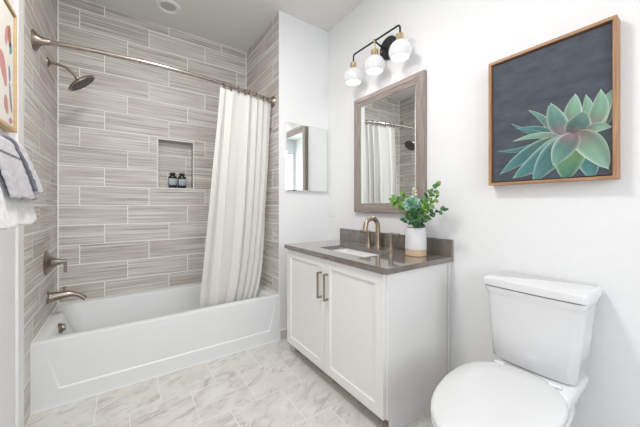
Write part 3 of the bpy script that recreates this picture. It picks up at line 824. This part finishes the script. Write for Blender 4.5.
petals = [((0.2165, -0.0276), (0.1625, -0.1146), 0.0414, 'b'), ((0.2125, -0.2386), (0.1425, -0.1106), 0.0601, 'd'), ((0.1625, -0.2856), (0.1285, -0.1336), 0.057, 'd'), ((0.235, 0.0474), (0.1765, -0.1056), 0.0484, 'l'), ((0.1405, 0.0414), (0.1335, -0.0816), 0.0383, 'l'), ((0.1085, 0.0554), (0.1005, -0.0876), 0.063, 'l'), ((0.1855, 0.0484), (0.1525, -0.1066), 0.0599, 'l'), ((0.0155, 0.0314), (0.0715, -0.0946), 0.0532, 'm'), ((-0.0635, 0.0324), (0.0325, -0.0976), 0.0283, 'm'), ((-0.1365, -0.0136), (0.0495, -0.1066), 0.0226, 't'), ((-0.1155, -0.0456), (0.0555, -0.1106), 0.0232, 't'), ((-0.2005, -0.1406), (-0.0075, -0.1296), 0.0222, 't'), ((-0.1295, -0.1056), (0.0655, -0.1186), 0.0271, 'l'), ((0.0235, 0.0404), (0.0695, -0.1106), 0.0694, 'm'), ((0.1385, -0.0266), (0.0975, -0.1166), 0.0863, 'g'), ((0.2185, -0.1116), (0.1425, -0.1076), 0.0382, 'l'), ((-0.1865, -0.2636), (0.0385, -0.1226), 0.0644, 't'), ((-0.1295, -0.2876), (0.0815, -0.1246), 0.0909, 't'), ((-0.045, -0.315), (0.090, -0.1246), 0.095, 't'), ((0.160, -0.32), (0.120, -0.12), 0.09, 't'), ((0.0755, -0.318), (0.1085, -0.1186), 0.115, 'k'), ((0.2085, -0.2786), (0.1135, -0.1106), 0.088, 'l'), ((0.0325, -0.2446), (0.1045, -0.1156), 0.084, 'm')]
bm = NB(); cl = bm.loops.layers.color.new('Col')
def lin(c): return [*srgb(*[v+(248-v)*0.20 for v in c]), 1.0]
for pi, (tip, base, wd, k) in enumerate(petals):
    b0, b1, b2, be = [Vector(lin(c)) for c in PAL[k]]
    T = Vector(tip); B = Vector(base); D = T-B; Nn = Vector((-D[1], D[0])).normalized(); ln = D.length
    bend = 0.08*ln*(1 if pi % 2 else -1)*(0.4 if wd > 0.06 else 1.0)
    nu, nv = 20, 10; grid = []; cols = []
    for i in range(nu+1):
        f = i/nu
        wv = (f+0.02)**0.5*(1-f)**0.92/0.40
        if f > 0.9: wv = max(0.0, wv*0.7)
        row = []; cr = []
        for j in range(nv+1):
            g_ = 2*j/nv-1
            p = B+D*f+Nn*(g_*wd/2*wv+bend*math.sin(PI*f))
            s_ = min(max(p[0], cs0+0.001), cs1-0.001); z_ = min(max(p[1], cz0+0.001), cz1-0.001)
            row.append(bm.verts.new((-0.0462-0.00006*pi, pcy-s_, pcz+z_)))
            c = b0.lerp(b1, min(1, f*2.2)) if f < 0.45 else b1.lerp(b2, (f-0.45)/0.55)
            c = c.lerp(be, max(0, (abs(g_)-0.72)/0.28)*0.9)
            if f > 0.9: c = c.lerp(be, 0.6)
            cr.append(c*(1.0-0.22*max(0, g_)*(1-abs(g_)*0.3)) )
        grid.append(row); cols.append(cr)
    for i in range(nu):
        for j in range(nv):
            ids = ((i, j), (i+1, j), (i+1, j+1), (i, j+1))
            f_ = bm.faces.new([grid[a][b] for a, b in ids])
            for l_, (a, b) in zip(f_.loops, ids): l_[cl] = (*cols[a][b][:3], 1)
me_o = obj('succulent_print', bm, M_petal, t, smooth=False, label='pale green succulent rosette')

# ------------------------------------------------------------------ left picture
QX, QY0, QY1, QZ0, QZ1 = LX+0.035, -0.80, -0.385, 1.478, 2.000
t = thing('abstract_picture', (LX, (QY0+QY1)/2, QZ0), 'light oak framed abstract print with pastel shapes above the towels', 'picture')
bm = NB(); q = lambda i, x: (QY0+i, QY1-i, QZ0+i, QZ1-i, x)
frame_ring(bm, [q(0, LX+0.001), q(0, QX), q(0.010, QX), q(0.010, LX+0.001)])
obj('frame', bm, [M_loak, M_loak], t, smooth=False)
obj('backing', box(NB(), LX+0.001, LX+0.020, QY0+0.0105, QY1-0.0105, QZ0+0.0105, QZ1-0.0105), M_black, t, smooth=False, label='black shadow gap')
pr_ = obj('print', box(NB(), LX+0.0202, LX+0.0275, QY0+0.019, QY1-0.019, QZ0+0.019, QZ1-0.019), simple('print_paper', srgb(232,228,220), 0.7), t)
def blob(name, cy, cz, ry, rz, rot, mat, k):
    bm = NB(); vs = []
    for i in range(22):
        a = 2*PI*i/22; r = 1+0.13*math.sin(2*a+k)+0.08*math.sin(3*a+2*k)
        y = ry*r*math.cos(a); z = rz*r*math.sin(a)
        vs.append(bm.verts.new((LX+0.0280, cy+y*math.cos(rot)-z*math.sin(rot), cz+y*math.sin(rot)+z*math.cos(rot))))
    f = bm.faces.new(vs); e = bmesh.ops.extrude_face_region(bm, geom=[f]); bmesh.ops.translate(bm, verts=[v for v in e['geom'] if isinstance(v, bmesh.types.BMVert)], vec=(0.0006, 0, 0))
    obj(name, bm, mat, pr_, smooth=False)
pk = simple('paint_pink', srgb(206,146,146), 0.7); bl = simple('paint_blue', srgb(132,146,168), 0.7); br = simple('paint_terracotta', srgb(172,116,92), 0.7)
tl = simple('paint_teal', srgb(120,160,168), 0.7); gy = simple('paint_grey', srgb(160,152,158), 0.7)
for k, (cy, cz, ry, rz, rot, m) in enumerate([(-0.525, 1.86, 0.018, 0.045, 0.2, br), (-0.510, 1.815, 0.014, 0.03, 0, tl), (-0.56, 1.85, 0.015, 0.05, -0.3, pk), (-0.60, 1.70, 0.03, 0.07, 0.4, pk),
        (-0.525, 1.70, 0.012, 0.03, 0.1, bl), (-0.51, 1.60, 0.013, 0.055, 0.25, gy), (-0.565, 1.56, 0.024, 0.035, 0.6, pk), (-0.51, 1.505, 0.02, 0.013, 0, pk), (-0.70, 1.86, 0.05, 0.03, 0.3, bl), (-0.74, 1.62, 0.05, 0.06, 0.3, br)]):
    blob('painted_shape', cy+0.066, cz+0.012, ry, rz, rot, m, k)

# ------------------------------------------------------------------ towels on the left wall
t = thing('towel_bar', (LX, -0.9, 1.35), 'nickel towel bar on the left wall carrying two towels', 'towel bar')
tbx, tbz = LX+0.072, 1.350
obj('bar', tube(NB(), [(tbx, -0.600, tbz), (tbx, -1.26, tbz)], 0.008, 14), M_nickel, t)
for y in (-0.640, -1.22):
    obj('post', lathe(NB(), [(0.001, 0.0005), (0.022, 0.0005), (0.022, 0.006), (0.010, 0.012), (0.009, 0.072)], (LX, y, tbz), (1, 0, 0), 20), M_nickel, t)
def towel(name, ya, yb, zf, zbk, r, xout, mat, label, amp=0.006, seed=1, thick=0.010, trims=(), parent=None):
    """cloth draped over the bar: back flap, over the bar, front flap"""
    rn = random.Random(seed); bm = NB(); rows = []
    prof = []
    for i in range(9): prof.append((tbx-r-0.004, zbk+(tbz-zbk)*i/8, 0))
    for i in range(1, 8):
        a = PI-PI*i/8; prof.append((tbx+r*math.cos(a), tbz+r*math.sin(a), 0))
    nf = 18
    for i in range(nf+1):
        f = i/nf; prof.append((tbx+r+(xout-tbx-r)*(f**0.8), tbz+(zf-tbz)*f, f))
    ny = 26; idx = 0
    for j in range(ny+1):
        g_ = j/ny; y = ya+(yb-ya)*g_; row = []
        for x, z, f in prof:
            wv = amp*(math.sin(9*g_+seed)+0.6*math.sin(21*g_+2*seed))*f
            edge = 0.014*max(0, 1-g_*7)*f
            row.append(bm.verts.new((x+wv-edge*0.2, y+0.01*math.sin(3*f+seed)*f+0.022*f*f*max(0, 1-g_*3), z+0.004*math.sin(14*g_+seed)*f)))
        rows.append(row)
    for a, b in zip(rows, rows[1:]):
        for k in range(len(prof)-1):
            fc = bm.faces.new((a[k], a[k+1], b[k+1], b[k]))
            if any(a_ < prof[k][2] < b_ for a_, b_ in trims): fc.material_index = 1
            if parent is not None and a is rows[-2]: fc.material_index = 1
    o = obj(name, bm, mat, parent, angle=80, solid=thick)
    b = o.modifiers.new('round', 'BEVEL'); b.width = 0.003; b.segments = 2; b.limit_method = 'ANGLE'
    d = bpy.data.textures.new(name+'_pile', 'CLOUDS'); d.noise_scale = 0.012
    m = o.modifiers.new('sub', 'SUBSURF'); m.levels = 1; m.render_levels = 1; m.subdivision_type = 'SIMPLE'
    dm = o.modifiers.new('pile', 'DISPLACE'); dm.texture = d; dm.strength = 0.006
    if parent is None: tag(o, label, 'towel')
    return o
towel('bath_towel', -0.655, -1.16, 1.088, 1.12, 0.017, LX+0.140, [M_towel_w], 'white bath towel on the left wall, hanging lowest, beneath the grey towel', seed=2, thick=0.014)
ht = towel('hand_towel', -0.665, -0.98, 1.178, 1.20, 0.034, LX+0.150, [M_towel_g, M_towel_d], 'grey hand towel with dark stripes folded over the white towel', seed=5, thick=0.012, trims=((0.15, 0.17),))
towel('folded_layer', -0.668, -0.760, 1.203, 1.25, 0.046, LX+0.160, [M_towel_g, M_towel_d], '', seed=6, amp=0.003, thick=0.010, trims=((0.20, 0.22), (0.84, 0.86)), parent=ht)

# ------------------------------------------------------------------ toilet
TY = -1.722
t = thing('toilet', (-0.4, TY, 0), 'white two-piece toilet with its lid closed, below the succulent picture', 'toilet')
def bowed(x0, x1, hy, z, r, bow, n=6):
    """rounded rectangle in plan whose front edge (x0, away from the wall) bows out"""
    pts = rrect(x0, x1, TY-hy, TY+hy, z, r, n); out = []
    for x, y, zz in pts:
        k = max(0.0, 1-((y-TY)/hy)**2); f = (x1-x)/(x1-x0)
        out.append((x-bow*k*f, y, zz))
    return out
# more points along the long edges keep the bow smooth
def bowed2(x0, x1, hy, z, r, bow, dy=0.0):
    P = rrect(x0, x1, TY-hy, TY+hy, z, r, 5); Q = []
    for a, b in zip(P, P[1:]+P[:1]):
        m = 8 if math.dist(a, b) > 0.08 else 1
        for i in range(m): Q.append(tuple(a[k]+(b[k]-a[k])*i/m for k in range(3)))
    return [(x-bow*max(0, 1-((y-TY)/hy)**2)*((x1-x)/(x1-x0)), y+dy, zz) for x, y, zz in Q]
bm = NB()
loft(bm, [bowed2(-0.205, -0.032, 0.142, 0.460, 0.03, 0.014, 0.006), bowed2(-0.213, -0.028, 0.150, 0.468, 0.03, 0.014, 0.006), bowed2(-0.222, -0.024, 0.162, 0.62, 0.03, 0.012, 0.003),
          bowed2(-0.228, -0.020, 0.169, 0.745, 0.028, 0.010), bowed2(-0.232, -0.018, 0.173, 0.762, 0.026, 0.008), bowed2(-0.235, -0.016, 0.178, 0.772, 0.022, 0.008), bowed2(-0.235, -0.016, 0.178, 0.786, 0.022, 0.008)])
obj('tank', bm, M_porc, t, angle=50)
bm = NB()
loft(bm, [bowed2(-0.230, -0.018, 0.178, 0.7885, 0.020, 0.008), bowed2(-0.240, -0.012, 0.184, 0.791, 0.020, 0.008), bowed2(-0.241, -0.012, 0.185, 0.815, 0.020, 0.008), bowed2(-0.239, -0.014, 0.183, 0.822, 0.020, 0.008), bowed2(-0.230, -0.020, 0.176, 0.826, 0.018, 0.006)])
obj('tank_lid', bm, M_porc, t, angle=50)
bm = NB()
def egg(xb, xc, xf, hw, z, n=56, sq=2.6):
    pts = []
    for k in range(n):
        a = 2*PI*k/n; c, s = math.cos(a), math.sin(a)
        if c >= 0: ex = 2/sq; x = xc+(xb-xc)*abs(c)**ex; y = hw*(1 if s > 0 else -1)*abs(s)**ex
        else: x = xc+(xf-xc)*abs(c); y = hw*s
        pts.append((x, TY+0.008+y, z))
    return pts
# bowl: pedestal, bowl, rim, with the deck that carries the tank
loft(bm, [egg(-0.10, -0.30, -0.58, 0.105, 0.0), egg(-0.10, -0.30, -0.58, 0.105, 0.03), egg(-0.10, -0.32, -0.57, 0.090, 0.12), egg(-0.09, -0.38, -0.62, 0.100, 0.22),
          egg(-0.08, -0.44, -0.72, 0.140, 0.31), egg(-0.08, -0.45, -0.775, 0.168, 0.375), egg(-0.09, -0.45, -0.79, 0.176, 0.405), egg(-0.095, -0.45, -0.785, 0.172, 0.414)])
obj('bowl', bm, M_porc, t, angle=60)
bm = NB()
loft(bm, [rrect(-0.30, -0.06, TY-0.095, TY+0.095, 0.28, 0.03), rrect(-0.32, -0.045, TY-0.110, TY+0.110, 0.36, 0.035), rrect(-0.33, -0.035, TY-0.147, TY+0.115, 0.405, 0.035),
          rrect(-0.33, -0.030, TY-0.152, TY+0.120, 0.448, 0.035), rrect(-0.32, -0.034, TY-0.148, TY+0.116, 0.4565, 0.035)])
obj('tank_deck', bm, M_porc, t, angle=60)
obj('seat', loft(NB(), [egg(-0.290, -0.46, -0.804, 0.174, 0.4155, sq=2.2), egg(-0.286, -0.46, -0.810, 0.178, 0.420, sq=2.2), egg(-0.286, -0.46, -0.810, 0.178, 0.4355, sq=2.2), egg(-0.290, -0.46, -0.806, 0.175, 0.439, sq=2.2)]), M_seat, t, angle=50)
obj('seat_lid', loft(NB(), [egg(-0.236, -0.45, -0.807, 0.177, 0.4425, sq=2.15), egg(-0.232, -0.45, -0.812, 0.181, 0.4465, sq=2.15), egg(-0.232, -0.45, -0.812, 0.181, 0.456, sq=2.15), egg(-0.237, -0.45, -0.807, 0.177, 0.4625, sq=2.15), egg(-0.249, -0.45, -0.790, 0.173, 0.4655, sq=2.15), egg(-0.32, -0.45, -0.70, 0.12, 0.4675, sq=2.15)]), M_seat, t, angle=50)
for s_ in (-1, 1):
    obj('hinge', tube(NB(), [(-0.262, TY+s_*0.080, 0.4625), (-0.262, TY+s_*0.115, 0.4625)], 0.008, 14), M_seat, t)
